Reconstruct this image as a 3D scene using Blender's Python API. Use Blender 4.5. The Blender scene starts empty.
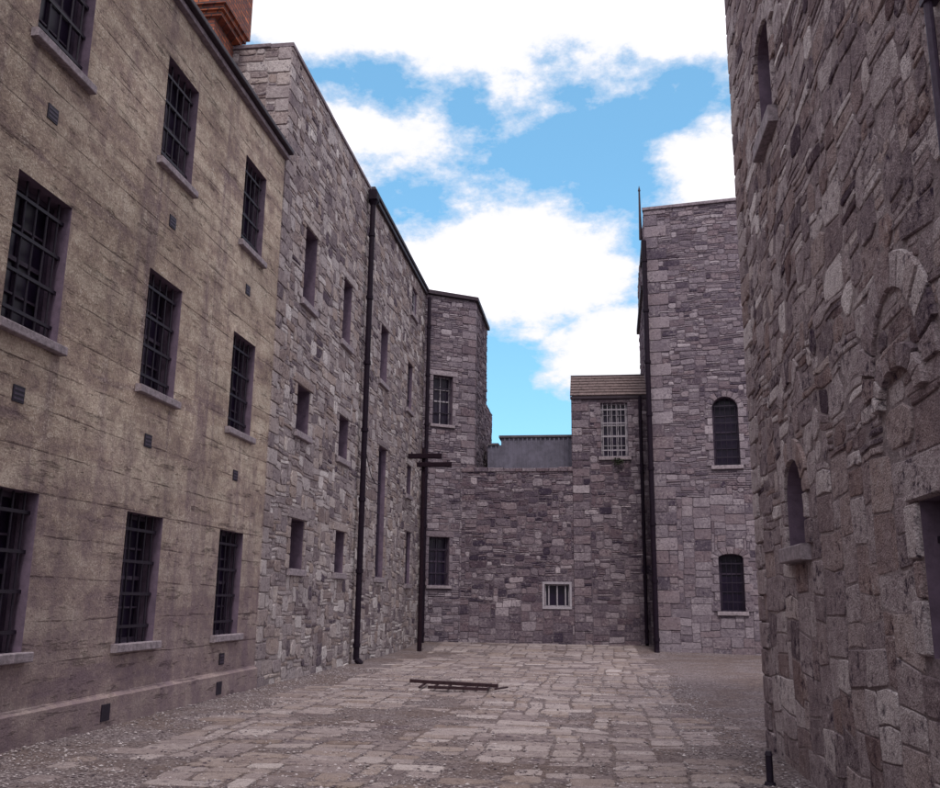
import bpy, math, random
import numpy as np
from mathutils import Vector, Matrix, noise
S=bpy.context.scene
Z=Vector((0,0,1))
# ------------------------------------------------------------------ helpers
class MB:
    def __init__(s): s.v=[];s.f=[];s.m=[];s.c=[]
    def add(s,vs,fs,mat=0,col=(.5,.5,0)):
        b=len(s.v); s.v.extend([tuple(p) for p in vs]); s.c.extend([col]*len(vs))
        for f in fs: s.f.append([b+i for i in f]); s.m.append(mat)
    def quad(s,a,b,c,d,mat=0): s.add([a,b,c,d],[(0,1,2,3)],mat)
    def box(s,fr,u0,u1,z0,z1,d0,d1,mat=0,col=(.5,.5,0),bev=0):
        if bev>0:
            b=bev
            ring=lambda i,d:[fr(u0+i,z0+i,d),fr(u1-i,z0+i,d),fr(u1-i,z1-i,d),fr(u0+i,z1-i,d)]
            vs=ring(b*.2,d0)+ring(0,d0+b*.2)+ring(0,d1-b)+ring(b*.4,d1-b*.3)+ring(b,d1)
            fs=[(3,2,1,0)]
            for k in range(4):
                for i in range(4):
                    j=(i+1)%4; fs.append((k*4+i,k*4+j,k*4+4+j,k*4+4+i))
            fs.append((16,17,18,19)); s.add(vs,fs,mat,col); return
        vs=[fr(u,z,d) for d in (d0,d1) for (u,z) in ((u0,z0),(u1,z0),(u1,z1),(u0,z1))]
        s.add(vs,[(3,2,1,0),(4,5,6,7),(0,1,5,4),(1,2,6,5),(2,3,7,6),(3,0,4,7)],mat,col)
    def tube(s,a,b,r,n=8,mat=0,r2=None):
        a=Vector(a);b=Vector(b);d=(b-a).normalized()
        x=d.orthogonal().normalized();y=d.cross(x); r2=r if r2 is None else r2
        vs=[a+(x*math.cos(t)+y*math.sin(t))*r for t in [2*math.pi*i/n for i in range(n)]]
        vs+=[b+(x*math.cos(t)+y*math.sin(t))*r2 for t in [2*math.pi*i/n for i in range(n)]]
        fs=[(i,(i+1)%n,n+(i+1)%n,n+i) for i in range(n)]+[tuple(range(n-1,-1,-1)),tuple(range(n,2*n))]
        s.add(vs,fs,mat)
    def obj(s,name,mats,parent=None,smooth=False):
        me=bpy.data.meshes.new(name); me.from_pydata(s.v,[],s.f)
        for m in mats: me.materials.append(m)
        me.polygons.foreach_set("material_index",s.m)
        at=me.color_attributes.new("scol",'FLOAT_COLOR','POINT')
        a=np.ones((len(s.v),4),dtype=np.float32); a[:,:3]=np.array(s.c,dtype=np.float32); at.data.foreach_set("color",a.ravel())
        if smooth: me.polygons.foreach_set("use_smooth",[True]*len(s.f))
        me.update(); o=bpy.data.objects.new(name,me); S.collection.objects.link(o)
        if parent: o.parent=parent
        return o
def empty(name):
    e=bpy.data.objects.new(name,None); S.collection.objects.link(e); return e
class Fr:
    def __init__(s,o,u,v=(0,0,1)):
        s.o=Vector(o); s.u=Vector(u).normalized(); s.v=Vector(v); s.n=s.u.cross(s.v)
    def __call__(s,u,z,d=0): return s.o+s.u*u+s.v*z+s.n*d
# ------------------------------------------------------------------ materials
def mat(name):
    m=bpy.data.materials.new(name); m.use_nodes=True; nt=m.node_tree
    return m,nt,nt.nodes["Principled BSDF"]
def N(nt,t,**k):
    n=nt.nodes.new(t)
    for a,b in k.items():
        if a in n.inputs: n.inputs[a].default_value=b
        else: setattr(n,a,b)
    return n
def lk(nt,a,b): nt.links.new(a,b)
def noise_n(nt,vec,scale,detail=4,rough=.6,sc=None):
    if sc:
        mp=N(nt,'ShaderNodeMapping'); mp.inputs['Scale'].default_value=sc; lk(nt,vec,mp.inputs[0]); vec=mp.outputs[0]
    n=N(nt,'ShaderNodeTexNoise'); n.inputs['Scale'].default_value=scale; n.inputs['Detail'].default_value=detail; n.inputs['Roughness'].default_value=rough
    lk(nt,vec,n.inputs['Vector']); return n.outputs['Fac']
def ramp(nt,fac,stops,interp='LINEAR'):
    r=N(nt,'ShaderNodeValToRGB'); r.color_ramp.interpolation=interp
    el=r.color_ramp.elements
    while len(el)<len(stops): el.new(.5)
    for e,(p,c) in zip(el,stops):
        e.position=p; e.color=(c,c,c,1) if isinstance(c,(int,float)) else (*c,1)
    lk(nt,fac,r.inputs[0]); return r.outputs[0]
def mix(nt,a,b,fac,mode='MIX'):
    n=N(nt,'ShaderNodeMix',data_type='RGBA',blend_type=mode)
    if isinstance(fac,(int,float)): n.inputs[0].default_value=fac
    else: lk(nt,fac,n.inputs[0])
    for s,i in ((a,6),(b,7)):
        if isinstance(s,tuple): n.inputs[i].default_value=(*s,1)
        else: lk(nt,s,n.inputs[i])
    return n.outputs[2]
def math_n(nt,op,a,b=0.,c=None,clamp=False):
    n=N(nt,'ShaderNodeMath',operation=op); n.use_clamp=clamp
    for i,s in enumerate((a,b,c)):
        if s is None: continue
        if isinstance(s,(int,float)): n.inputs[i].default_value=s
        else: lk(nt,s,n.inputs[i])
    return n.outputs[0]
def bump(nt,h,dist,strength=1.,prev=None):
    b=N(nt,'ShaderNodeBump'); b.inputs['Distance'].default_value=dist; b.inputs['Strength'].default_value=strength
    lk(nt,h,b.inputs['Height'])
    if prev: lk(nt,prev,b.inputs['Normal'])
    return b.outputs[0]
def coords(nt): return N(nt,'ShaderNodeTexCoord').outputs['Object']
def stone_mat(name,dark,mid,light,warm,gain=1.0,dust=(.34,.30,.31),bd=.022,pit=.6,n2s=13):
    m,nt,p=mat(name); c=coords(nt)
    a=N(nt,'ShaderNodeAttribute',attribute_name='scol'); sx=N(nt,'ShaderNodeSeparateColor'); lk(nt,a.outputs['Color'],sx.inputs[0])
    r,g,b=sx.outputs
    n1=noise_n(nt,c,1.6,4,.7); n2=noise_n(nt,c,n2s,4,.75); n3=noise_n(nt,c,75,1,.7)
    rr=math_n(nt,'ADD',r,math_n(nt,'MULTIPLY_ADD',n2,.8,-.4)); rr=math_n(nt,'ADD',rr,math_n(nt,'MULTIPLY_ADD',n1,.4,-.2))
    col=ramp(nt,rr,[(0.02,dark),(.42,mid),(.75,tuple((x+y)/2 for x,y in zip(mid,light))),(1.,light)])
    wf=math_n(nt,'MULTIPLY',ramp(nt,g,[(.5,0.),(.95,.8)]),ramp(nt,n1,[(.35,.3),(.65,1.)]))
    col=mix(nt,col,warm,wf)
    col=mix(nt,col,dust,ramp(nt,math_n(nt,'ADD',n2,math_n(nt,'MULTIPLY_ADD',n1,.5,-.25)),[(.57,0.),(.72,.6)]))
    col=mix(nt,col,(.03,.02,.042),ramp(nt,math_n(nt,'SUBTRACT',n2,math_n(nt,'MULTIPLY_ADD',n1,.5,-.25)),[(.30,pit),(.43,0.)]))
    col=mix(nt,col,ramp(nt,n3,[(.3,.68*gain),(.7,1.25*gain)]),1.0,'MULTIPLY')
    lk(nt,col,p.inputs['Base Color']); p.inputs['Roughness'].default_value=.95; p.inputs['Specular IOR Level'].default_value=0
    h=math_n(nt,'ADD',n2,math_n(nt,'MULTIPLY',n3,.25))
    lk(nt,bump(nt,h,bd,1.),p.inputs['Normal']); return m
def mortar_mat(name,a,b):
    m,nt,p=mat(name); c=coords(nt)
    n1=noise_n(nt,c,1.2,3,.7); n2=noise_n(nt,c,30,3,.8)
    col=mix(nt,a,b,ramp(nt,n1,[(.35,0.),(.65,1.)])); col=mix(nt,col,ramp(nt,n2,[(.3,.6),(.7,1.3)]),1.,'MULTIPLY')
    lk(nt,col,p.inputs['Base Color']); p.inputs['Roughness'].default_value=.95; p.inputs['Specular IOR Level'].default_value=0
    lk(nt,bump(nt,n2,.02),p.inputs['Normal']); return m
def plain_mat(name,col,rough=.7,var=.35,scale=12,bd=.004,metal=0,spec=.3):
    m,nt,p=mat(name); c=coords(nt)
    n=noise_n(nt,c,scale,4,.75)
    cc=mix(nt,tuple(x*(1-var) for x in col),tuple(min(1,x*(1+var)) for x in col),ramp(nt,n,[(.3,0.),(.7,1.)]))
    lk(nt,cc,p.inputs['Base Color']); p.inputs['Roughness'].default_value=rough; p.inputs['Metallic'].default_value=metal
    p.inputs['Specular IOR Level'].default_value=spec
    if bd>0: lk(nt,bump(nt,n,bd*2),p.inputs['Normal'])
    return m
def concrete_mat():
    m,nt,p=mat("old_shuttered_concrete"); c=coords(nt)
    n_l=noise_n(nt,c,.55,2,.6); n_m=noise_n(nt,c,3.2,6,.75); n_f=noise_n(nt,c,38,2,.75)
    band=noise_n(nt,c,1.,4,.7,(.3,.3,2.6)); streak=noise_n(nt,c,1.,3,.65,(2.4,2.4,.2)); fb=noise_n(nt,c,1.,6,.8,(1.2,1.2,8.))
    col=mix(nt,(.245,.182,.17),(.435,.345,.28),ramp(nt,n_m,[(.34,0.),(.60,1.)]))
    col=mix(nt,col,(.53,.445,.37),math_n(nt,'MULTIPLY',ramp(nt,band,[(.46,0.),(.58,.9)]),ramp(nt,n_m,[(.38,.25),(.58,1.)])))
    col=mix(nt,col,(.20,.145,.155),ramp(nt,band,[(.30,.85),(.43,0.)]))
    col=mix(nt,col,(.18,.13,.15),ramp(nt,streak,[(.32,.65),(.48,0.)]))
    col=mix(nt,col,(.09,.06,.085),ramp(nt,fb,[(.29,.8),(.365,0.)]))
    col=mix(nt,col,(.58,.52,.47),ramp(nt,math_n(nt,'MULTIPLY',n_m,n_f),[(.31,0.),(.40,.6)]))
    col=mix(nt,col,ramp(nt,n_l,[(.3,.78),(.7,1.15)]),1.,'MULTIPLY')
    col=mix(nt,col,ramp(nt,n_f,[(.28,.68),(.7,1.2)]),1.,'MULTIPLY')
    sx=N(nt,'ShaderNodeSeparateXYZ'); lk(nt,c,sx.inputs[0])
    lo=math_n(nt,'ADD',sx.outputs[2],math_n(nt,'MULTIPLY',n_m,3.))
    col=mix(nt,col,(.19,.142,.17),ramp(nt,math_n(nt,'MULTIPLY',lo,.1),[(.14,.75),(.55,0.)]))
    zz=math_n(nt,'ADD',math_n(nt,'DIVIDE',sx.outputs[2],.46),math_n(nt,'MULTIPLY_ADD',band,.25,0)); fr=math_n(nt,'FRACT',zz)
    line=ramp(nt,fr,[(0.,1.),(.04,0.)]); lf=math_n(nt,'MULTIPLY',line,ramp(nt,fb,[(.42,1.),(.56,0.)]))
    col=mix(nt,col,(.12,.085,.10),math_n(nt,'MULTIPLY',lf,.7))
    lk(nt,col,p.inputs['Base Color']); p.inputs['Roughness'].default_value=.95; p.inputs['Specular IOR Level'].default_value=0
    h=math_n(nt,'ADD',math_n(nt,'MULTIPLY',ramp(nt,fb,[(.28,0.),(.42,1.)]),.6),math_n(nt,'ADD',n_m,math_n(nt,'MULTIPLY',n_f,.2)))
    h=math_n(nt,'SUBTRACT',h,math_n(nt,'MULTIPLY',lf,.5))
    lk(nt,bump(nt,h,.038),p.inputs['Normal']); return m
def brick_mat():
    m,nt,p=mat("red_brick"); c=coords(nt)
    sx=N(nt,'ShaderNodeSeparateXYZ'); lk(nt,c,sx.inputs[0])
    cb=N(nt,'ShaderNodeCombineXYZ'); lk(nt,math_n(nt,'ADD',sx.outputs[0],sx.outputs[1]),cb.inputs[0]); lk(nt,sx.outputs[2],cb.inputs[1])
    b=N(nt,'ShaderNodeTexBrick'); b.inputs['Color1'].default_value=(.40,.115,.05,1); b.inputs['Color2'].default_value=(.15,.04,.03,1); b.inputs['Mortar'].default_value=(.07,.045,.05,1)
    b.inputs['Scale'].default_value=1.; b.inputs['Brick Width'].default_value=.24; b.inputs['Row Height'].default_value=.09; b.inputs['Mortar Size'].default_value=.014
    lk(nt,cb.outputs[0],b.inputs['Vector'])
    col=mix(nt,b.outputs[0],ramp(nt,noise_n(nt,c,6,4,.7),[(.3,.5),(.7,1.3)]),1.,'MULTIPLY')
    lk(nt,col,p.inputs['Base Color']); p.inputs['Roughness'].default_value=.9
    lk(nt,bump(nt,math_n(nt,'SUBTRACT',1.,b.outputs[1]),.015),p.inputs['Normal']); return m
def gravel_mat():
    m,nt,p=mat("gravel_ground"); c=coords(nt)
    v=N(nt,'ShaderNodeTexVoronoi'); v.inputs['Scale'].default_value=38; lk(nt,c,v.inputs['Vector'])
    sc=N(nt,'ShaderNodeSeparateColor'); lk(nt,v.outputs['Color'],sc.inputs[0])
    n1=noise_n(nt,c,.7,4,.65); n2=noise_n(nt,c,6,5,.8)
    col=ramp(nt,sc.outputs[0],[(0.,(.085,.065,.08)),(.5,(.20,.165,.175)),(1.,(.38,.33,.345))])
    dirt=mix(nt,(.10,.072,.072),(.235,.18,.17),ramp(nt,n2,[(.35,0.),(.65,1.)]))
    col=mix(nt,col,dirt,ramp(nt,n1,[(.42,.2),(.60,.8)]))
    col=mix(nt,col,ramp(nt,v.outputs['Distance'],[(0.,1.25),(.7,.6)]),.7,'MULTIPLY')
    lk(nt,col,p.inputs['Base Color']); p.inputs['Roughness'].default_value=.95; p.inputs['Specular IOR Level'].default_value=0
    h=math_n(nt,'ADD',math_n(nt,'SUBTRACT',1.,v.outputs['Distance']),n2)
    lk(nt,bump(nt,h,.02),p.inputs['Normal']); return m

M_stB=stone_mat("rubble_stone_grey",(.10,.077,.10),(.275,.23,.242),(.62,.57,.57),(.33,.25,.215),bd=.028,pit=.75)
M_stD=stone_mat("rubble_stone_dark",(.048,.036,.056),(.142,.112,.137),(.40,.345,.38),(.155,.105,.12),bd=.028,pit=.75)
M_stF=stone_mat("tower_stone",(.06,.046,.067),(.168,.138,.165),(.38,.33,.365),(.175,.125,.14),bd=.026,pit=.7)
M_stG=stone_mat("near_rubble_stone",(.085,.062,.08),(.27,.218,.235),(.66,.60,.61),(.25,.17,.155),bd=.036,pit=.85,n2s=10,dust=(.42,.37,.385))
M_pav=stone_mat("yard_flagstone",(.11,.085,.095),(.235,.192,.195),(.39,.34,.34),(.22,.165,.14),bd=.018,pit=.8,n2s=9,dust=(.31,.26,.26))
M_moB=mortar_mat("lime_mortar",(.25,.21,.22),(.37,.32,.32))
M_moD=mortar_mat("dark_mortar",(.10,.077,.10),(.165,.135,.155))
M_moG=mortar_mat("grey_mortar",(.20,.16,.175),(.33,.28,.29))
M_conc=concrete_mat(); M_brick=brick_mat(); M_grav=gravel_mat()
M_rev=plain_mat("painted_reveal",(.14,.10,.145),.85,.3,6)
M_sill=plain_mat("granite_sill",(.25,.21,.235),.85,.45,14,.006)
M_iron=plain_mat("black_iron",(.014,.008,.02),.6,.4,20,0)
M_pipe=plain_mat("cast_iron_pipe",(.010,.005,.012),.65,.5,14,.002,0,.12)
M_glass=plain_mat("dark_glazing",(.012,.006,.022),.35,.3,3,0,0,.25)
M_frame=plain_mat("window_frame_paint",(.055,.038,.066),.6,.3,20,0)
M_white=plain_mat("white_window_frame",(.30,.27,.31),.6,.3,20,0)
M_slate=plain_mat("roof_slate",(.115,.08,.08),.8,.5,7,.01)
M_cop=plain_mat("coping_stone",(.19,.155,.18),.9,.45,8,.01)
M_lead=plain_mat("roof_felt",(.10,.085,.10),.8,.3,3)
M_gut=plain_mat("dark_gutter",(.03,.018,.028),.6,.4,10,.002)
M_metal=plain_mat("sheet_metal_cladding",(.13,.12,.165),.55,.35,2.5,.002,.1)
M_timber=plain_mat("dark_timber",(.014,.007,.012),.9,.4,15,.004,0,.1)
M_rust=plain_mat("rusty_iron",(.035,.016,.022),.8,.5,25,.004)
# ------------------------------------------------------------------ masonry
def cut_rect(u0,u1,z0,z1,rng,cut=.3,jit=.0):
    w=u1-u0;h=z1-z0;m=min(w,h)
    c=[m*rng.uniform(.06,cut) for _ in range(8)]
    pts=[(u0+c[0],z0),(u1-c[1],z0),(u1,z0+c[2]),(u1,z1-c[3]),(u1-c[4],z1),(u0+c[5],z1),(u0,z1-c[6]),(u0,z0+c[7])]
    if w>h*2.2: pts.insert(1,((u0+u1)/2,z0)); pts.insert(6,((u0+u1)/2,z1))
    return [(p[0]+rng.uniform(-jit,jit),p[1]+rng.uniform(-jit,jit)) for p in pts]
def stone(mb,fr,pts,h,inset,col,rng,tilt=.08,mat=0,warp=None):
    if warp: pts=[warp(*p) for p in pts]
    cu=sum(p[0] for p in pts)/len(pts);cz=sum(p[1] for p in pts)/len(pts)
    hw=max(abs(p[0]-cu) for p in pts);hh=max(abs(p[1]-cz) for p in pts)
    tu=rng.uniform(-tilt,tilt);tz=rng.uniform(-tilt,tilt)
    mn=min(hw,hh); inset=min(inset,mn*.5)
    n=len(pts);vs=[]
    for k,(ins,dd) in enumerate(((0,-.012),(inset*.25,h*.6),(inset,h))):
        sx=1-ins/hw;sz=1-ins/hh
        for p in pts:
            a=cu+(p[0]-cu)*sx;b=cz+(p[1]-cz)*sz
            t=(tu*(a-cu)+tz*(b-cz)) if k else 0
            j=rng.uniform(-.2,.2)*inset if k==2 else 0
            vs.append(fr(a+j,b-j,dd+t+(rng.uniform(-.12,.12)*h if k==2 else 0)))
    vs.append(fr(cu,cz,h*rng.uniform(1.0,1.25)))
    fs=[]
    for k in range(2):
        for i in range(n):
            j=(i+1)%n; fs.append((k*n+i,k*n+j,(k+1)*n+j,(k+1)*n+i))
    for i in range(n): fs.append((2*n+i,2*n+(i+1)%n,3*n))
    mb.add(vs,fs,mat,col)
def ell(o,t,u,z):
    uc=(o['u0']+o['u1'])/2;a=(o['u1']-o['u0'])/2+t;b=o['rise']+t;zs=o['z1']-o['rise']
    return z>zs and ((u-uc)/a)**2+((z-zs)/b)**2<1
def in_open(o,u,z,t):
    s=o.get('sur',.15)
    if o.get('rise',0)>0:
        if ell(o,o.get('vt',.2),u,z): return True
        zt=o['z1']-o['rise']
    else: zt=o['z1']+o.get('lint',.22)
    if z>zt or z<o['z0']-o.get('sillh',.14): return False
    return o['u0']-s<u<o['u1']+s
def masonry(mb,fr,W,zl,zh,ops=(),cell=(.09,.07),wr=(2,6),hr=(1,3),depth=(.006,.026),gap=.009,warpA=.03,warpF=1.1,seed=1,
            ql=None,qr=None,qh=.3,ashlar_z=None,ash=((4,7),(3,4)),cmean=.45,csd=.2,arches=(),mat=0,rnd=.3,extra=None,tilt=.05):
    rng=random.Random(seed); du,dz=cell; nu=max(1,int(round(W/du)));nz=max(1,int(round((zh-zl)/dz))); du=W/nu;dz=(zh-zl)/nz
    occ=np.zeros((nz,nu),bool)
    def qw(z,q):
        k=int((z-zl)/qh); return q[k%2]
    for j in range(nz):
        z=zl+(j+.5)*dz
        for i in range(nu):
            u=(i+.5)*du
            if ql and u<qw(z,ql): occ[j,i]=True
            elif qr and u>W-qw(z,qr): occ[j,i]=True
            else:
                for o in ops:
                    if in_open(o,u,z,0): occ[j,i]=True;break
                for o in arches:
                    if ell(o,o['vt'],u,z) and not ell(o,0,u,z): occ[j,i]=True
    def warp(u,z):
        k=min(1,max(0,min(u,W-u)/.3),max(0,min(z-zl,zh-z)/.2))
        for o in ops:
            dd=max(o['u0']-u,u-o['u1'],o['z0']-z,z-o['z1']); k=min(k,max(0,(dd-.15)/.4))
        if k<=0: return (u,z)
        v=noise.noise_vector(Vector((u*warpF,z*warpF*1.2,seed*7.3)))+.45*noise.noise_vector(Vector((u*warpF*3.1,z*warpF*3.1,seed*3.3+5)))
        return (u+v.x*warpA*k,z+v.y*warpA*k)
    def rc(sd=csd,mean=cmean): return (min(1,max(0,rng.gauss(mean,sd))),rng.random(),0)
    for j in range(nz):
        for i in range(nu):
            if occ[j,i]: continue
            z=zl+j*dz
            if ashlar_z is not None and z<ashlar_z+ .4*noise.noise(Vector((i*du*.7,0,seed))): w0,h0=ash; isash=True
            else: w0,h0=wr,hr; isash=False
            w=rng.randint(*w0);h=rng.randint(*h0)
            if not isash and rng.random()<.3: h=h0[0]
            ww=0
            while ww<w and i+ww<nu and not occ[j,i+ww]: ww+=1
            if i+ww+1<nu and not occ[j,i+ww] and (occ[j,i+ww+1]) : ww+=1
            hh=1
            while hh<h and j+hh<nz and not occ[j+hh,i:i+ww].any(): hh+=1
            occ[j:j+hh,i:i+ww]=True
            u0=i*du+gap*rng.uniform(.5,1.4);u1=(i+ww)*du-gap*rng.uniform(.5,1.4);z0=zl+j*dz+gap*rng.uniform(.5,1.3);z1=zl+(j+hh)*dz-gap*rng.uniform(.5,1.3)
            if u1-u0<.02 or z1-z0<.02: continue
            d=rng.uniform(*depth)
            if isash: stone(mb,fr,cut_rect(u0,u1,z0,z1,rng,.12,.003),d*.9,.010,rc(csd*.7,cmean+.03),rng,tilt*.3,mat,warp)
            else: stone(mb,fr,cut_rect(u0,u1,z0,z1,rng,rnd,.006),d,.014,rc(),rng,tilt,mat,warp)
    for q,left in ((ql,True),(qr,False)):
        if not q: continue
        k=0;z=zl
        while z<zh-.05:
            z1=min(zh,zl+(k+1)*qh);w=q[k%2]
            a,b=(0.0,w) if left else (W-w,W)
            a+=.004 if not left else -.006; b+=.006 if not left else -.004
            stone(mb,fr,cut_rect(a,b,z+.006,z1-.006,rng,.07,.002),.03,.012,rc(.14,.5),rng,.01,mat)
            z=z1;k+=1
    for o in ops:
        s=o.get('sur',.15);zt=o['z1']-o.get('rise',0)
        z=o['z0'];k=0
        while z<zt-.02 and s>0:
            z1=min(zt,z+rng.uniform(.2,.34)); 
            if zt-z1<.1: z1=zt
            for a,b in ((o['u0']-s-(.0 if k%2 else .1*(s>.1)),o['u0']),(o['u1'],o['u1']+s+(.0 if k%2 else .1*(s>.1)))):
                stone(mb,fr,cut_rect(a+.004,b-.002,z+.005,z1-.005,rng,.08,.002),.034,.012,rc(.13,.52),rng,.01,mat)
            z=z1;k+=1
        if o.get('rise',0)>0: arch(mb,fr,o,o.get('vt',.2),rng,rc,mat,.036)
        elif o.get('lint',.22)>0:
            e=s+.06; stone(mb,fr,cut_rect(o['u0']-e,o['u1']+e,o['z1']+.004,o['z1']+o.get('lint',.22)-.005,rng,.06,.002),.038,.012,rc(.12,.52),rng,.01,mat)
    for o in arches: arch(mb,fr,o,o['vt'],rng,rc,mat,o.get('h',.05))
def arch(mb,fr,o,t,rng,rc,mat,h):
    uc=(o['u0']+o['u1'])/2;a=(o['u1']-o['u0'])/2;b=o['rise'];zs=o['z1']-b
    n=o.get('nv',max(5,int((a+b)*1.6/.13)))|1
    for i in range(n):
        t0=math.pi*(1-i/n)-.012;t1=math.pi*(1-(i+1)/n)+.012
        tt=t*rng.uniform(.88,1.15)
        P=lambda th,e:(uc+math.cos(th)*(a+e),zs+math.sin(th)*(b+e))
        pts=[P(t1,.004),P((t0+t1)/2,.004),P(t0,.004),P(t0,tt*.5),P(t0,tt),P((t0+t1)/2,tt*1.02),P(t1,tt),P(t1,tt*.5)][::-1]
        stone(mb,fr,pts,h*rng.uniform(.8,1.1),.010,rc(.15,.5),rng,.01,mat)
def facade(mb,fr,W,zl,zh,ops,dep=.32,mw=0,mr=1,maxc=1.0):
    us=sorted(set([0,W]+[o['u0'] for o in ops]+[o['u1'] for o in ops])); zs=sorted(set([zl,zh]+[o['z0'] for o in ops]+[o['z1'] for o in ops]))
    for a,b in zip(us,us[1:]):
        for c,d in zip(zs,zs[1:]):
            uc=(a+b)/2;zc=(c+d)/2
            if any(o['u0']<uc<o['u1'] and o['z0']<zc<o['z1'] for o in ops): continue
            mb.quad(fr(a,c),fr(b,c),fr(b,d),fr(a,d),mw)
    for o in ops:
        D=o.get('dep',dep);u0,u1,z0,z1=o['u0'],o['u1'],o['z0'],o['z1'];r=o.get('rise',0)
        mb.quad(fr(u0,z0,0),fr(u0,z0,-D),fr(u0,z1,-D),fr(u0,z1,0),mr)
        mb.quad(fr(u1,z0,-D),fr(u1,z0,0),fr(u1,z1,0),fr(u1,z1,-D),mr)
        mb.quad(fr(u0,z0,-D),fr(u0,z0,0),fr(u1,z0,0),fr(u1,z0,-D),mr)
        if r<=0: mb.quad(fr(u0,z1,0),fr(u0,z1,-D),fr(u1,z1,-D),fr(u1,z1,0),mr)
        else:
            uc=(u0+u1)/2;a=(u1-u0)/2;n=14
            pts=[(uc-a*math.cos(math.pi*i/n),z1-r+r*math.sin(math.pi*i/n)) for i in range(n+1)]
            for p,q in zip(pts,pts[1:]):
                mb.quad(fr(p[0],p[1],0),fr(q[0],q[1],0),fr(q[0],z1,0),fr(p[0],z1,0),mw)
                mb.quad(fr(p[0],p[1],0),fr(p[0],p[1],-D),fr(q[0],q[1],-D),fr(q[0],q[1],0),mr)
WM=[M_glass,M_frame,M_iron,M_sill,M_white]
def window(mb,fr,o,dep=.32,nb=5,nh=3,fm=1,bars=True,sash=(2,3),sill=(.12,.09),bar_d=-.10,br=.013,fw=.05,bm=2):
    D=o.get('dep',dep)-.01;u0,u1,z0,z1=o['u0'],o['u1'],o['z0'],o['z1']
    mb.quad(fr(u0,z0,-D),fr(u1,z0,-D),fr(u1,z1,-D),fr(u0,z1,-D),0)
    f=fw;e=.001
    mb.box(fr,u0+e,u0+f,z0+e,z1-e,-D+.002,-D+.06,fm);mb.box(fr,u1-f,u1-e,z0+e,z1-e,-D+.002,-D+.06,fm)
    mb.box(fr,u0+f,u1-f,z0+e,z0+f,-D+.002,-D+.057,fm);mb.box(fr,u0+f,u1-f,z1-f,z1-e,-D+.002,-D+.057,fm)
    for i in range(1,sash[0]):
        u=u0+f+(u1-u0-2*f)*i/sash[0]; mb.box(fr,u-.014,u+.014,z0+f,z1-f,-D+.002,-D+.036,fm)
    for i in range(1,sash[1]):
        z=z0+f+(z1-z0-2*f)*i/sash[1]; w=.026 if i==(sash[1]+1)//2 else .013
        mb.box(fr,u0+f,u1-f,z-w,z+w,-D+.004,-D+.04,fm)
    if bars:
        for i in range(nb):
            u=u0+(u1-u0)*(i+.5)/nb; mb.tube(fr(u,z0,bar_d),fr(u,z1,bar_d),br,8,bm)
        for i in range(nh):
            z=z0+(z1-z0)*(i+.5)/nh; mb.box(fr,u0,u1,z-.02,z+.02,bar_d-.02,bar_d-.008,bm)
            mb.box(fr,u0+.001,u1-.001,z-.02,z+.02,bar_d+.008,bar_d+.018,bm)
    if sill: mb.box(fr,u0-.1,u1+.1,z0-sill[0],z0+.006,-.02,sill[1]+.05,3,bev=.012)
def core(mb,pts,z0,z1,mat=0):
    n=len(pts);vs=[(x,y,z0) for x,y in pts]+[(x,y,z1) for x,y in pts]
    mb.add(vs,[(i,(i+1)%n,n+(i+1)%n,n+i) for i in range(n)]+[tuple(range(n,2*n)),tuple(range(n-1,-1,-1))],mat)

XL=-6.07
# ================================================================== A concrete block
A=empty("concrete_cell_block"); fa=Fr((XL,-4,0),(0,1,0)); LA=20.5
ops=[]
for z0,z1 in ((1.0,2.7),(4.4,6.1),(7.75,9.42)):
    for y in (-.6,2.4,5.4,8.4,11.42,14.52): ops.append(dict(u0=y+4,u1=y+4+1.04,z0=z0,z1=z1,dep=.30))
mb=MB(); facade(mb,fa,LA,.42,10.3,ops,.30)
mb.quad(fa(0,10.3,0),fa(LA,10.3,0),fa(LA,10.3,-.3),fa(0,10.3,-.3),0)
mb.add([fa(0,-.3,.07),fa(LA-.003,-.3,.07),fa(LA-.003,.37,.07),fa(0,.37,.07),fa(0,.42,0),fa(LA-.003,.42,0)],[(0,1,2,3),(3,2,5,4)],0)
mb.add([fa(0,-.3,.0),fa(0,-.3,.07),fa(0,.37,.07),fa(0,.42,0)],[(0,1,2,3)],0)
o=mb.obj("wall",[M_conc,M_rev],A)
mb=MB(); core(mb,[(XL-.4,-4),(XL-.4,16.4),(-15,16.4),(-15,-4)],-.3,10.25,0)
mb.add([(XL-.02,-4,10.42),(XL-.02,16.49,10.42),(-10.5,16.49,12.0),(-10.5,-4,12.0),(-15,-4,10.42),(-15,16.49,10.42)],[(0,1,2,3),(3,2,5,4)],1)
mb.quad(Vector((XL-.3,-4,-.3)),Vector((-15,-4,-.3)),Vector((-15,-4,10.3)),Vector((XL,-4,10.3)),0)
mb.obj("roof",[M_conc,M_slate],A)
mb=MB()
mb.box(fa,0,LA-.01,10.302,10.40,-.3,.10,0,bev=.01); mb.box(fa,0,LA-.01,10.402,10.50,-.1,.19,1,bev=.02)
mb.obj("eaves_gutter",[M_cop,M_gut],A)
mb=MB()
for o in ops: window(mb,fa,o,.30,5,4,1,True,(2,4),(.10,.04),-.10,.014,.06)
mb.obj("barred_windows",WM,A)
mb=MB()
for y,z in ((8.85,7.0),(11.95,7.0),(15.0,7.0),(8.85,3.7),(11.8,3.7),(15.0,3.65),(14.95,.62),(5.8,7.),(5.8,3.7)):
    w=.1;u=y+4
    mb.box(fa,u-w,u+w,z-.09,z+.09,-.001,.012,1)
    for k in range(3): mb.box(fa,u-w+.015,u+w-.015,z-.065+k*.05,z-.04+k*.05,.012,.016,0)
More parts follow.
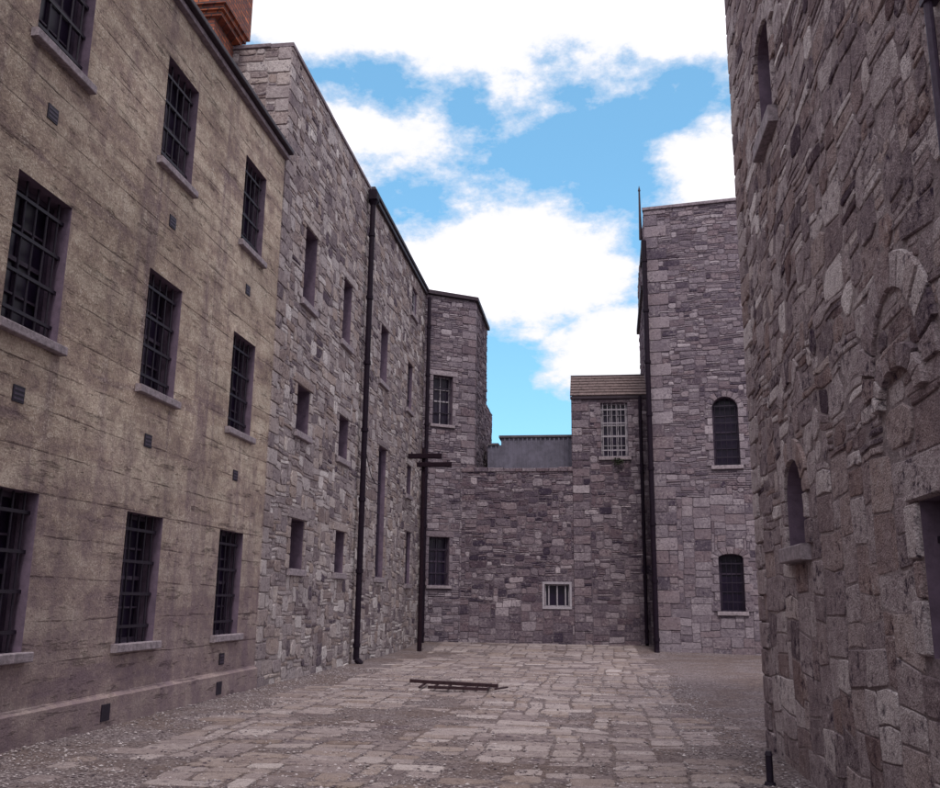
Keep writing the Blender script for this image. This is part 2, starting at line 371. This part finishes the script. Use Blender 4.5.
for y,z in ((14.75,.18),(11.2,.2)): mb.box(fa,y+4-.1,y+4.1,z-.1,z+.1,.06,.082,1)
mb.obj("air_vents",[M_frame,M_iron],A)
mb=MB(); fc=Fr((-9.2,15.5,0),(1,0,0))
mb.box(fc,0,1.85,10,13.0,-.99,0,0)
for k,(z0,z1) in enumerate(((13.0,13.1),(13.1,13.2),(13.2,14.6),(14.6,14.75),(14.75,14.85))):
    e=(.06,.12,.18,.24,.12)[k]; mb.box(fc,-e,1.85+e+.1,z0,z1,-.99-e,e,0)
for k in range(2): mb.tube((-8.8+k*.8,16,14.8),(-8.8+k*.8,16,15.4),.13,12,1,.11)
mb.obj("brick_chimney",[M_brick,plain_mat("clay_pot",(.3,.14,.09))],A)
# ================================================================== B stone block
B=empty("stone_cell_block"); LB=15.8; fb=Fr((XL,16.5,0),(0,1,0))
def yo(y0,y1,z0,z1,**k): return dict(u0=y0-16.5,u1=y1-16.5,z0=z0,z1=z1,**k)
opsB=[yo(18.,18.9,7.85,9.55),yo(21.15,22.0,7.85,9.5),yo(25.3,26.3,7.85,9.55),yo(29.3,30.2,7.85,9.45),yo(29.7,30.6,11.3,12.25,dep=.12),
 yo(18.,18.9,5.0,6.0),yo(21.25,22.15,4.95,6.0),yo(25.5,26.55,2.2,5.95,dep=.2),yo(29.6,30.4,5.0,6.0),
 yo(18.05,18.95,2.18,3.2),yo(21.35,22.2,2.2,3.2),yo(29.75,30.6,2.1,3.8)]
for o in opsB: o.update(sur=.14,lint=.2,sillh=.14)
mb=MB(); facade(mb,fb,LB,-.3,12.9,opsB,.35)
fbs=Fr((-12,16.5,0),(1,0,0)); facade(mb,fbs,12+XL,9.8,12.9,[])
mb.obj("wall",[M_moB,M_rev],B)
mb=MB(); masonry(mb,fb,LB,-.1,12.9,opsB,cell=(.1,.08),wr=(2,6),hr=(1,4),seed=3,ql=(.5,.28),warpA=.07,cmean=.5,csd=.22,rnd=.4)
masonry(mb,fbs,12+XL,9.9,12.9,[],cell=(.095,.075),wr=(2,6),hr=(1,3),seed=4,qr=(.5,.28),warpA=.04,cmean=.38)
mb.obj("rubble_stones",[M_stB],B)
mb=MB()
for i,o in enumerate(opsB):
    fm=4 if i==4 else 1
    window(mb,fb,o,.35,5,2,fm,bars=i in(3,11),sash=(2,2 if o['z1']-o['z0']<1.2 else 4),sill=(.13,.04) if i!=7 else (.13,.03),fw=.06)
mb.obj("windows",WM,B)
mb=MB(); core(mb,[(XL-.5,16.9),(XL-.5,32.2),(-15,32.2),(-15,16.9)],-.3,12.77,0); core(mb,[(XL-.01,16.52),(XL-.01,32.2),(-15,32.2),(-15,16.52)],12.78,12.86,0)
mb.obj("roof",[M_lead],B)
mb=MB()
mb.box(fb,-.02,6.95,12.902,12.99,-.45,.05,0,bev=.012); mb.box(fbs,.0,12+XL-.45,12.903,12.992,-.35,.05,0,bev=.012)
mb.box(fb,6.96,LB-.05,12.902,13.02,-.3,.16,1,bev=.02); mb.box(fb,6.97,LB-.05,12.78,12.90,.045,.11,1)
mb.obj("coping_and_gutter",[M_cop,M_gut],B)
# ================================================================== C canted tower
C=empty("canted_stone_tower"); p0=(XL,32.3);p1=(-4.30,33.42)
L=math.hypot(p1[0]-p0[0],p1[1]-p0[1]); fc1=Fr((*p0,0),(p1[0]-p0[0],p1[1]-p0[1],0)); fc2=Fr((*p1,0),(0,1,0)); fc3=Fr((-4.34,37.3,0),(0,1,0))
oc=[dict(u0=.40,u1=1.18,z0=7.9,z1=9.75,sur=.14,lint=.2),dict(u0=.36,u1=1.14,z0=2.1,z1=3.8,sur=.14,lint=.2)]
mb=MB(); facade(mb,fc1,L,-.3,12.85,oc); facade(mb,fc2,3.88,-.3,12.85,[]); facade(mb,fc3,2.5,-.3,9.7,[])
mb.quad(fc3(0,9.7),fc3(2.5,9.7),fc3(2.5,9.7,-3),fc3(0,9.7,-3),0)
mb.obj("wall",[M_moD,M_rev],C)
mb=MB(); masonry(mb,fc1,L,-.1,12.85,oc,cell=(.09,.07),wr=(2,5),hr=(1,3),seed=11,qr=(.55,.3),warpA=.04,cmean=.5)
masonry(mb,fc2,3.88,5,12.85,[],cell=(.1,.08),seed=12,ql=(.5,.3)); masonry(mb,fc3,2.5,5,9.7,[],cell=(.1,.08),seed=13)
mb.obj("rubble_stones",[M_stF],C)
mb=MB(); window(mb,fc1,oc[0],.3,5,2,4,True,(2,4),(.1,.04)); window(mb,fc1,oc[1],.3,5,2,1,True,(2,4),(.1,.04)); mb.obj("barred_windows",WM,C)
mb=MB(); core(mb,[(XL,32.7),(p1[0]-.4,33.7),(-4.75,37.2),(-12,37.2),(-12,32.7)],-.3,12.8,0)
core(mb,[(XL-.3,32.1),(XL+.02,32.14),(p1[0]+.12,33.34),(-4.18,37.35),(-12,37.35),(-12,32.1)],12.86,13.0,1)
core(mb,[(XL-.3,32.3),(XL-.02,32.3),(p1[0]-.02,33.44),(-4.32,37.3),(-12,37.3),(-12,32.3)],13.002,13.06,0)
mb.obj("roof",[M_lead,M_gut],C)
# ================================================================== D boundary wall
D=empty("boundary_wall"); fd=Fr((-4.72,33.15,0),(1,0,0)); LD=4.07
od=[dict(u0=-1.70+4.72,u1=-.82+4.72,z0=1.42,z1=2.2,sur=.0,lint=0,sillh=.0,dep=.2)]
mb=MB(); facade(mb,fd,LD,-.3,6.3,od); mb.quad(fd(0,6.3),fd(LD,6.3),fd(LD,6.3,-.5),fd(0,6.3,-.5)); mb.quad(fd(LD,-.3,-.5),fd(0,-.3,-.5),fd(0,6.3,-.5),fd(LD,6.3,-.5)); mb.obj("wall",[M_moD,M_rev],D)
mb=MB(); masonry(mb,fd,LD,0,6.2,od,cell=(.085,.065),wr=(2,6),hr=(1,4),seed=21,warpA=.06,cmean=.42,csd=.23,rnd=.4,ashlar_z=1.5,ash=((3,6),(3,5)))
rng=random.Random(5);u=0
while u<LD-.02:
    w=min(LD-u,rng.uniform(.25,.6)); mb.box(fd,u+.004,u+w-.004,6.2,6.34+rng.uniform(-.02,.03),-.5,.05,0,(rng.uniform(.3,.6),rng.random(),0),bev=.02);u+=w
mb.obj("rubble_stones",[M_stD],D)
mb=MB(); o=od[0]; window(mb,fd,o,.2,3,0,4,True,(1,1),None,-.08,.028,.05,bm=4)
for a,b,c,d in ((o['u0']-.08,o['u1']+.08,o['z1']-.004,o['z1']+.08),(o['u0']-.08,o['u1']+.08,o['z0']-.08,o['z0']+.004),(o['u0']-.08,o['u0']+.004,o['z0']+.006,o['z1']-.006),(o['u1']-.004,o['u1']+.08,o['z0']+.006,o['z1']-.006)): mb.box(fd,a,b,c,d,-.02,.045,4,bev=.008)
mb.obj("small_barred_window",WM,D)
# ================================================================== E small tower
E=empty("stone_guard_turret"); fe=Fr((-.65,33.13,0),(1,0,0)); LE=2.7
oe=[dict(u0=1.04,u1=2.0,z0=6.72,z1=8.72,sur=.16,lint=.0,sillh=.14,dep=.25)]
mb=MB(); facade(mb,fe,LE,-.3,8.95,oe); fes=Fr((-.65,34.9,0),(0,-1,0)); facade(mb,fes,1.77,-.3,8.95,[])
mb.add([(-.65,33.13,8.95),(-.65,34.9,10.05),(-.65,34.9,8.95)],[(0,1,2)],0); mb.quad(Vector((2.05,34.9,-.3)),Vector((-.65,34.9,-.3)),Vector((-.65,34.9,10.05)),Vector((2.05,34.9,10.05)))
mb.obj("wall",[M_moD,M_rev],E)
mb=MB(); masonry(mb,fe,LE,0,8.95,oe,cell=(.09,.07),wr=(2,6),hr=(1,4),seed=31,ql=(.6,.35),warpA=.05,cmean=.46,csd=.22,rnd=.4,ashlar_z=1.5,ash=((3,6),(3,4)))
masonry(mb,fes,1.77,6.3,8.95,[],seed=32,qr=(.5,.3)); mb.obj("rubble_stones",[M_stD],E)
mb=MB(); window(mb,fe,oe[0],.25,6,4,4,True,(3,5),(.12,.04),-.06,.014,.06,bm=4); mb.obj("barred_window",WM,E)
mb=MB(); 
sl=Vector((0,1.85,1.17)); rng=random.Random(8)
for k in range(7):
    u=0;xx=-.72
    while xx<2.12:
        w=min(2.12-xx,rng.uniform(.28,.42)); t0=k/7;t1=(k+1.15)/7
        a=Vector((xx+.004,33.03,8.97))+sl*t0; b=a+Vector((w-.008,0,0)); c=b+sl*(t1-t0); d=a+sl*(t1-t0)
        n=Vector((0,-.53,.85)); e=.018+rng.uniform(0,.008)
        a2,b2=a+n*(e+.02),b+n*(e+.02); c2,d2=c+n*e*.3,d+n*e*.3
        mb.add([a,b,c,d,a2,b2,c2,d2],[(3,2,1,0),(4,5,6,7),(0,1,5,4),(1,2,6,5),(2,3,7,6),(3,0,4,7)],0); xx+=w
mb.box(fe,-.06,2.76,8.86,8.965,-.02,.09,1,bev=.01)
mb.box(fe,-.07,2.77,10.1,10.2,-1.95,-1.72,1,bev=.02)
mb.obj("slate_roof",[M_slate,M_gut],E)
# ================================================================== F tower
F=empty("square_stone_tower"); ux=Vector((3.28,-.53,0)).normalized(); ff=Fr((2.03,30.93,0),ux); LF=7.5
of=[dict(u0=2.02,u1=2.84,z0=6.0,z1=8.3,rise=.4,vt=.2,sur=.17),dict(u0=2.0,u1=2.76,z0=1.35,z1=3.15,rise=.14,vt=.22,sur=.17)]
d2=Vector((2.03-2.2,30.93-39,0)); ffs=Fr((2.2,39,0),d2); LFS=d2.length
mb=MB(); facade(mb,ff,LF,-.3,15.25,of); facade(mb,ffs,LFS,-.3,15.25,[]); mb.obj("wall",[M_moD,M_rev],F)
mb=MB(); masonry(mb,ff,LF,-.1,15.2,of,cell=(.09,.07),wr=(2,6),hr=(1,3),seed=41,ql=(.75,.45),qh=.42,warpA=.05,cmean=.45,csd=.19,rnd=.38,ashlar_z=5.0,ash=((4,8),(3,5)))
masonry(mb,ffs,LFS,7,15.2,[],cell=(.11,.08),seed=42,qr=(.7,.4),qh=.42,cmean=.35); mb.obj("rubble_stones",[M_stF],F)
mb=MB(); window(mb,ff,of[0],.32,5,4,1,True,(2,4),(.12,.04)); window(mb,ff,of[1],.32,5,3,1,True,(2,3),(.12,.04)); mb.obj("barred_windows",WM,F)
mb=MB(); a=ff(.4,0,-.4);b=ff(LF-.1,0,-.4); core(mb,[(2.6,39),(a.x,a.y),(b.x,b.y),(9.3,39)],-.3,15.1,0)
mb.box(ff,-.06,LF,15.205,15.32,-8,.08,1,bev=.015); mb.obj("roof_and_coping",[M_lead,M_cop],F)
mb=MB(); mb.tube((1.93,31.6,14.4),(1.93,31.6,16.3),.06,8,0,.03); mb.box(ffs,5.9,7.9,13.9,14.15,-.02,.12,0); mb.box(ffs,0,5.88,13.0,13.2,-.02,.12,0)
mb.tube((1.93,31.6,16.3),(1.93,31.6,16.5),.05,8,0,.005); mb.obj("side_finial_and_gutter",[M_gut],F)
# ================================================================== G right building
G=empty("stone_prison_building"); fg=Fr((1.98,11.55,0),(0,-1,0)); LG=15.5
og=[dict(u0=1.86,u1=2.68,z0=2.14,z1=2.98,rise=.36,vt=.22,sur=.12,sillh=.16,dep=.35),dict(u0=1.78,u1=2.52,z0=6.65,z1=7.85,rise=.2,vt=.25,sur=.12,sillh=.2,dep=.35),
    dict(u0=5.66,u1=6.7,z0=1.3,z1=2.22,sur=.12,lint=.28,dep=.4),dict(u0=9.2,u1=10.2,z0=6.65,z1=7.85,sur=.12,lint=.28,dep=.4)]
ag=[dict(u0=5.02,u1=6.0,z0=2.9,z1=3.62,rise=.62,vt=.26,nv=13,h=.03),dict(u0=5.2,u1=5.86,z0=2.8,z1=3.08,rise=.2,vt=.16,nv=9,h=.05),
    dict(u0=1.95,u1=2.65,z0=3.3,z1=3.75,rise=.3,vt=.24,nv=9,h=.02)]
mb=MB(); facade(mb,fg,LG,-.3,13,og); fgn=Fr((10,11.55,0),(-1,0,0)); facade(mb,fgn,8.02,-.3,13,[]); mb.obj("wall",[M_moG,M_rev],G)
mb=MB(); masonry(mb,fg,LG,-.1,13,og,cell=(.095,.072),wr=(2,6),hr=(1,4),seed=51,ql=(.5,.3),qh=.30,warpA=.11,warpF=.9,cmean=.47,csd=.2,depth=(.002,.015),ashlar_z=2.5,ash=((4,7),(3,5)),arches=ag,rnd=.5,gap=.007,tilt=.04)
masonry(mb,fgn,8.02,-.1,13,[],cell=(.11,.08),seed=52,qr=(.42,.24),qh=.26); mb.obj("rubble_stones",[M_stG],G)
mb=MB(); window(mb,fg,og[0],.35,4,2,1,False,(2,2),(.14,.05)); window(mb,fg,og[1],.35,4,2,1,False,(2,2),(.18,.05)); window(mb,fg,og[2],.4,6,2,1,True,(2,2),None); window(mb,fg,og[3],.4,5,2,1,True,(2,2))
mb.obj("windows",WM,G)
mb=MB(); core(mb,[(2.45,11.4),(2.45,-4),(10,-4),(10,11.4)],-.3,12.98,0); mb.box(fg,-.05,LG,13.0,13.12,-8,.06,1); mb.obj("roof_and_coping",[M_lead,M_cop],G)
mb=MB(); mb.tube((1.92,4.82,-.1),(1.92,4.82,12.9),.024,10,0); 
for z in (2.9,4.9,6.9,8.9): mb.box(fg,6.69,6.77,z,z+.04,.0,.09,0)
mb.obj("conduit_pipe",[M_frame],G)
# ================================================================== metal shed behind wall
SH=empty("metal_shed"); mb=MB(); x=-4.1; fs=Fr((0,36.2,0),(1,0,0)); k=0
while x<-.3:
    zt=8.0 if x>-3.65 else 7.7
    mb.box(fs,x,x+.12,5,zt,-.02,.0,0); mb.box(fs,x+.12,x+.18,5,zt,-.02,.05,0); x+=.18
mb.obj("cladding",[M_metal],SH); mb=MB(); mb.box(fs,-4.1,-3.66,7.70,7.78,-3,.08,0); mb.box(fs,-3.65,-.3,8.0,8.09,-3,.08,0); mb.box(fs,-4.05,-.35,-.2,7.69,-2.9,-.03,0); mb.obj("body_and_flashing",[M_lead],SH)
# ================================================================== pipes
def drain(name,x,y,z0,z1,r=.065,nrm=(1,0,0),hop=True,wall=.1):
    e=empty(name); mb=MB(); n=Vector(nrm)
    mb.tube((x,y,z0),(x,y,z1),r,14,0)
    z=z0+.3
    while z<z1:
        mb.tube((x,y,z),(x,y,z+.10),r*1.28,14,0); mb.tube((x,y,z+.05),Vector((x,y,z+.05))-n*wall,.02,6,0); z+=1.83
    mb.tube((x,y,z0+.02),Vector((x,y,z0-.1))+n*.14,r,12,0)
    mb.obj("pipe",[M_pipe],e)
    if hop:
        mb=MB(); f=Fr((x,y,0),(0,1,0) if abs(nrm[0])>.5 else (1,0,0))
        mb.box(f,-.17,.17,z1,z1+.28,-.1,.14,0,bev=.02); mb.tube((x,y,z1-.12),(x,y,z1),r*1.1,12,0,.14); mb.obj("hopper_head",[M_pipe],e)
    return e
drain("drainpipe",XL+.17,23.2,.12,12.45,.075)
drain("drainpipe",XL+.22,32.0,.12,12.6,.07,hop=False)
drain("drainpipe",1.98,30.72,.1,14.0,.085,(0,-1,0),False,.2)
drain("drainpipe",1.80,32.9,.3,8.9,.06,(0,-1,0),False,.2)
mb=MB(); pr=None
for i in range(15):
    t=i/14; p=Vector((XL+.1,23.3+t*2.2,5.9-1.1*t+ -.9*math.sin(t*math.pi)*.5))
    if pr: mb.tube(pr,p,.012,6,0)
    pr=p
mb.obj("hanging_cable",[M_iron])
X=empty("crossarm_pole"); mb=MB(); fx=Fr((-5.47,29.5,0),(1,0,0))
mb.tube((-5.47,29.5,-.1),(-5.47,29.5,6.5),.075,12,0,.06); mb.box(fx,-.5,.62,6.14,6.30,.055,.17,0,bev=.012); mb.box(fx,-.2,.95,5.86,6.01,.055,.17,0,bev=.012)
for a,z in ((-.38,6.30),(.52,6.30),(-.12,6.01),(.82,6.01)): mb.tube((-5.47+a,29.4,z),(-5.47+a,29.4,z+.06),.03,8,1,.02)
mb.obj("timber_pole",[M_timber,M_iron],X)
# ================================================================== ground
def gz(x,y):
    t=min(1,max(0,(y-28.5)/4.5)); t=t*t*(3-2*t)
    e=max(0,1-abs(x+5.9)/.5)*.05*(y>0) 
    return .17*t+.02*noise.noise(Vector((x*.5,y*.5,0)))+.01*noise.noise(Vector((x*2,y*2,4)))-.012+e
xs=[-400,-150,-60,-20]+[round(-8+.25*i,3) for i in range(49)]+[10,20,60,150,400]
ys=[-400,-150,-60,-15]+[-5+.25*i for i in range(181)]+[50,80,150,400]
vs=[];fs=[]
for y in ys:
    for x in xs: vs.append((x,y,gz(x,y) if -8<=x<=4 and 0<=y<=40 else 0))
nx=len(xs)
for j in range(len(ys)-1):
    for i in range(nx-1): fs.append((j*nx+i,j*nx+i+1,(j+1)*nx+i+1,(j+1)*nx+i))
mb=MB(); mb.add(vs,fs); mb.obj("ground",[M_grav],None,True)
class GF(Fr):
    def __call__(s,u,v,d=0):
        x=s.o.x+u;y=s.o.y+v; return Vector((x,y,gz(x,y)+d))
class PM(MB):
    def add(s,vs,fs,mat=0,col=(.5,.5,0)):
        c=vs[-1]; x,y=c[0],c[1]
        n1=noise.noise(Vector((x*.55,y*.35,9)));n2=noise.noise(Vector((x*1.6,y*1.2,2)))
        left=-5.1+.25*n1; right=1.55+.4*n1-(.4 if y<12 else 0)
        if x<left or x>right+ .2*n2: return
        if y<8.0+.6*n1+.25*(x+2)**2*.05: return
        if n2>.44 : return
        if n1<-.34 and n2<.05: return
        sink=-.012*max(0,n2*2)-.01*max(0,-n1*2)-.006*max(0,(x-.2))
        MB.add(s,[Vector((p[0],p[1],p[2]+sink)) for p in vs],fs,mat,col)
pm=PM(); masonry(pm,GF((XL,4,0),(1,0,0),(0,1,0)),8.0,0,29,[],cell=(.11,.09),wr=(3,7),hr=(3,4),depth=(.006,.02),gap=.016,warpA=.08,warpF=.6,seed=61,cmean=.5,csd=.18,rnd=.3,tilt=.025)
pm.obj("paving",[M_pav])
rs=np.random.RandomState(3); n=30000
y=6.3+ (rs.rand(n)**1.5)*16; x=-6.0+rs.rand(n)*7.9
keep=np.array([ (a<-4.95+.3*math.sin(b)) or (b<9.0+.5*math.sin(a*2)) or a>.9 or rs.rand()<.30 for a,b in zip(x,y)]); x=x[keep];y=y[keep];n=len(x)
base=np.array([(1,0,0),(0,1,0),(-1,0,0),(0,-1,0),(0,0,.7),(0,0,-.6)],float)
sz=.007+.014*rs.rand(n)**2
V=np.zeros((n,6,3))
for k in range(n):
    a=rs.rand()*6.28; R=np.array([[math.cos(a),-math.sin(a),0],[math.sin(a),math.cos(a),0],[0,0,1]])
    V[k]=(base*(.7+.6*rs.rand(6,1)))@R.T*sz[k]*np.array([1.2,.9,.8])+np.array([x[k],y[k],gz(x[k],y[k])+sz[k]*.3+(.008 if -4.8<x[k]<.6 and y[k]>9.3 else 0)])
F8=[(0,1,4),(1,2,4),(2,3,4),(3,0,4),(1,0,5),(2,1,5),(3,2,5),(0,3,5)]
mb=MB(); mb.v=[tuple(p) for p in V.reshape(-1,3)]
mb.f=[[6*k+i for i in f] for k in range(n) for f in F8]; mb.m=[0]*len(mb.f); cc=np.clip(rs.normal(.55,.25,n),0,1); mb.c=[(c,.3,0) for c in cc for _ in range(6)]
mb.obj("gravel",[stone_mat("gravel_stone",(.10,.08,.095),(.25,.21,.22),(.52,.47,.49),(.19,.14,.13))])
# iron grate lying on the ground
Q=empty("iron_floor_grate"); mb=MB(); z=.05
def bar(a,b,w=.03,h=.03,m=0):
    a=Vector(a);b=Vector(b); f=Fr(a,(b-a)); L=(b-a).length; mb.box(f,0,L,-h/2,h/2,-w/2,w/2,m)
bar((-3.45,17.75,.11),(-1.75,17.35,.09),.06,.06); bar((-3.1,18.05,.06),(-1.95,17.85,.06),.05,.05); bar((-3.0,17.15,.06),(-1.9,17.0,.06),.05,.05)
for t in (.15,.3,.45,.62,.75,.88):
    bar((-3.45+1.7*t,18.1,.06),(-3.4+1.7*t,17.05-.05*t,.06),.035,.03)
bar((-3.45,17.75,.02),(-3.45,17.75+.01,.14),.06,.03); bar((-1.78,17.2,.05),(-1.6,17.6,.05),.04,.03)
mb.obj("bars",[M_rust],Q)
P=empty("iron_post"); mb=MB(); mb.tube((1.57,9.2,-.05),(1.57,9.2,.25),.032,12,0); mb.tube((1.57,9.2,.25),(1.57,9.2,.285),.04,12,0,.025); mb.tube((1.57,9.2,-.02),(1.57,9.2,.02),.06,12,0,.045); mb.obj("post",[M_iron],P)
M_leaf=plain_mat("weed_leaves",(.035,.04,.025),.7,.5,30)
mb=MB(); rng=random.Random(2)
for k in range(90):
    a=rng.uniform(0,6.28);r=.15*rng.random()**.6
    c=Vector((.98+math.cos(a)*r*1.2,33.02-abs(math.sin(a))*r*.8,6.50+rng.uniform(-.1,.12)))
    d=Vector((rng.uniform(-1,1),rng.uniform(-1,.2),rng.uniform(-.3,1))).normalized()*.08; e=d.orthogonal().normalized()*.025
    mb.add([c,c+d*.5+e,c+d,c+d*.5-e],[(0,1,2,3)])
for k in range(12): mb.tube((.98,33.1,6.45),(.98+rng.uniform(-.18,.18),32.9,6.55+rng.uniform(-.1,.1)),.006,5)
mb.obj("weed_plant",[M_leaf])
# ================================================================== sky
W=bpy.data.worlds.new("World"); S.world=W; W.use_nodes=True; nt=W.node_tree; bg=nt.nodes['Background']
SUN_EL=55; SUN_AZ=172
sky=N(nt,'ShaderNodeTexSky',sky_type='NISHITA'); sky.sun_disc=False; sky.sun_elevation=math.radians(SUN_EL); sky.sun_rotation=math.radians(SUN_AZ)
skc=mix(nt,sky.outputs[0],(1.9,2.85,2.85),1.,'MULTIPLY')
skc=mix(nt,skc,(2.2,5.1,8.2),.55)
tc=N(nt,'ShaderNodeTexCoord'); sp=N(nt,'ShaderNodeSeparateXYZ'); lk(nt,tc.outputs['Generated'],sp.inputs[0])
az=math_n(nt,'MULTIPLY',math_n(nt,'ARCTAN2',sp.outputs[0],sp.outputs[1]),57.2958); el=math_n(nt,'MULTIPLY',math_n(nt,'ARCSINE',sp.outputs[2]),57.2958)
def blob(a,e,w,h):
    x=math_n(nt,'DIVIDE',math_n(nt,'SUBTRACT',az,a),w);y=math_n(nt,'DIVIDE',math_n(nt,'SUBTRACT',el,e),h)
    return math_n(nt,'SUBTRACT',1.,math_n(nt,'SQRT',math_n(nt,'ADD',math_n(nt,'MULTIPLY',x,x),math_n(nt,'MULTIPLY',y,y))))
top=math_n(nt,'MINIMUM',math_n(nt,'DIVIDE',math_n(nt,'SUBTRACT',el,30.2),5.),1.)
left=math_n(nt,'MINIMUM',math_n(nt,'DIVIDE',math_n(nt,'SUBTRACT',-28.,az),10.),.6); right=math_n(nt,'MINIMUM',math_n(nt,'DIVIDE',math_n(nt,'SUBTRACT',az,25.),10.),.6)
m=top
for x in (left,right,blob(-5.5,20.3,9.5,5.),blob(-10,19.3,6,4.6),blob(8.5,25.6,5.5,2.8),blob(1.2,15.4,5.,3.1),blob(-16,28.4,8,3.6)): m=math_n(nt,'MAXIMUM',m,x)
nz=noise_n(nt,tc.outputs['Generated'],7.,8,.64,(1,1,1.7)); 
v=math_n(nt,'ADD',m,math_n(nt,'MULTIPLY_ADD',nz,2.8,-1.40))
mask=ramp(nt,v,[(0.,0.),(.10,.25),(.38,1.)]); 
ccol=ramp(nt,v,[(.15,(.80,.86,1.0)),(.45,(1.0,1.0,1.05)),(.9,(1.5,1.45,1.54))])
sks=mix(nt,skc,(.1,.1,.1),1.,'MULTIPLY'); fin=mix(nt,sks,ccol,mask)
lk(nt,fin,bg.inputs[0]); bg.inputs[1].default_value=1.0
sd=bpy.data.lights.new("sun",'SUN'); sd.energy=2.0; sd.angle=math.radians(12); sd.color=(1,.94,.87); so=bpy.data.objects.new("sun",sd); S.collection.objects.link(so)
a=math.radians(SUN_AZ);e=math.radians(SUN_EL); dv=Vector((math.sin(a)*math.cos(e),math.cos(a)*math.cos(e),math.sin(e))); so.rotation_euler=dv.to_track_quat('Z','Y').to_euler()
# ================================================================== camera
pi,ya,ro=[math.radians(t) for t in (12.71,7.63,.68)]
fw=Vector((-math.sin(ya)*math.cos(pi),math.cos(ya)*math.cos(pi),math.sin(pi))); r=Vector((math.cos(ya),math.sin(ya),0)); u=r.cross(fw)
r2=r*math.cos(ro)+u*math.sin(ro);u2=-r*math.sin(ro)+u*math.cos(ro)
cd=bpy.data.cameras.new("camera"); cam=bpy.data.objects.new("camera",cd); S.collection.objects.link(cam)
mx=Matrix((r2,u2,-fw)).transposed().to_4x4(); mx.translation=Vector((0,0,1.6)); cam.matrix_world=mx
cd.sensor_width=36; cd.lens=915.4/940*36; cd.clip_end=1500; cd.clip_start=.05; S.camera=cam
S.view_settings.view_transform='Standard'; S.view_settings.look='None'; S.view_settings.exposure=0
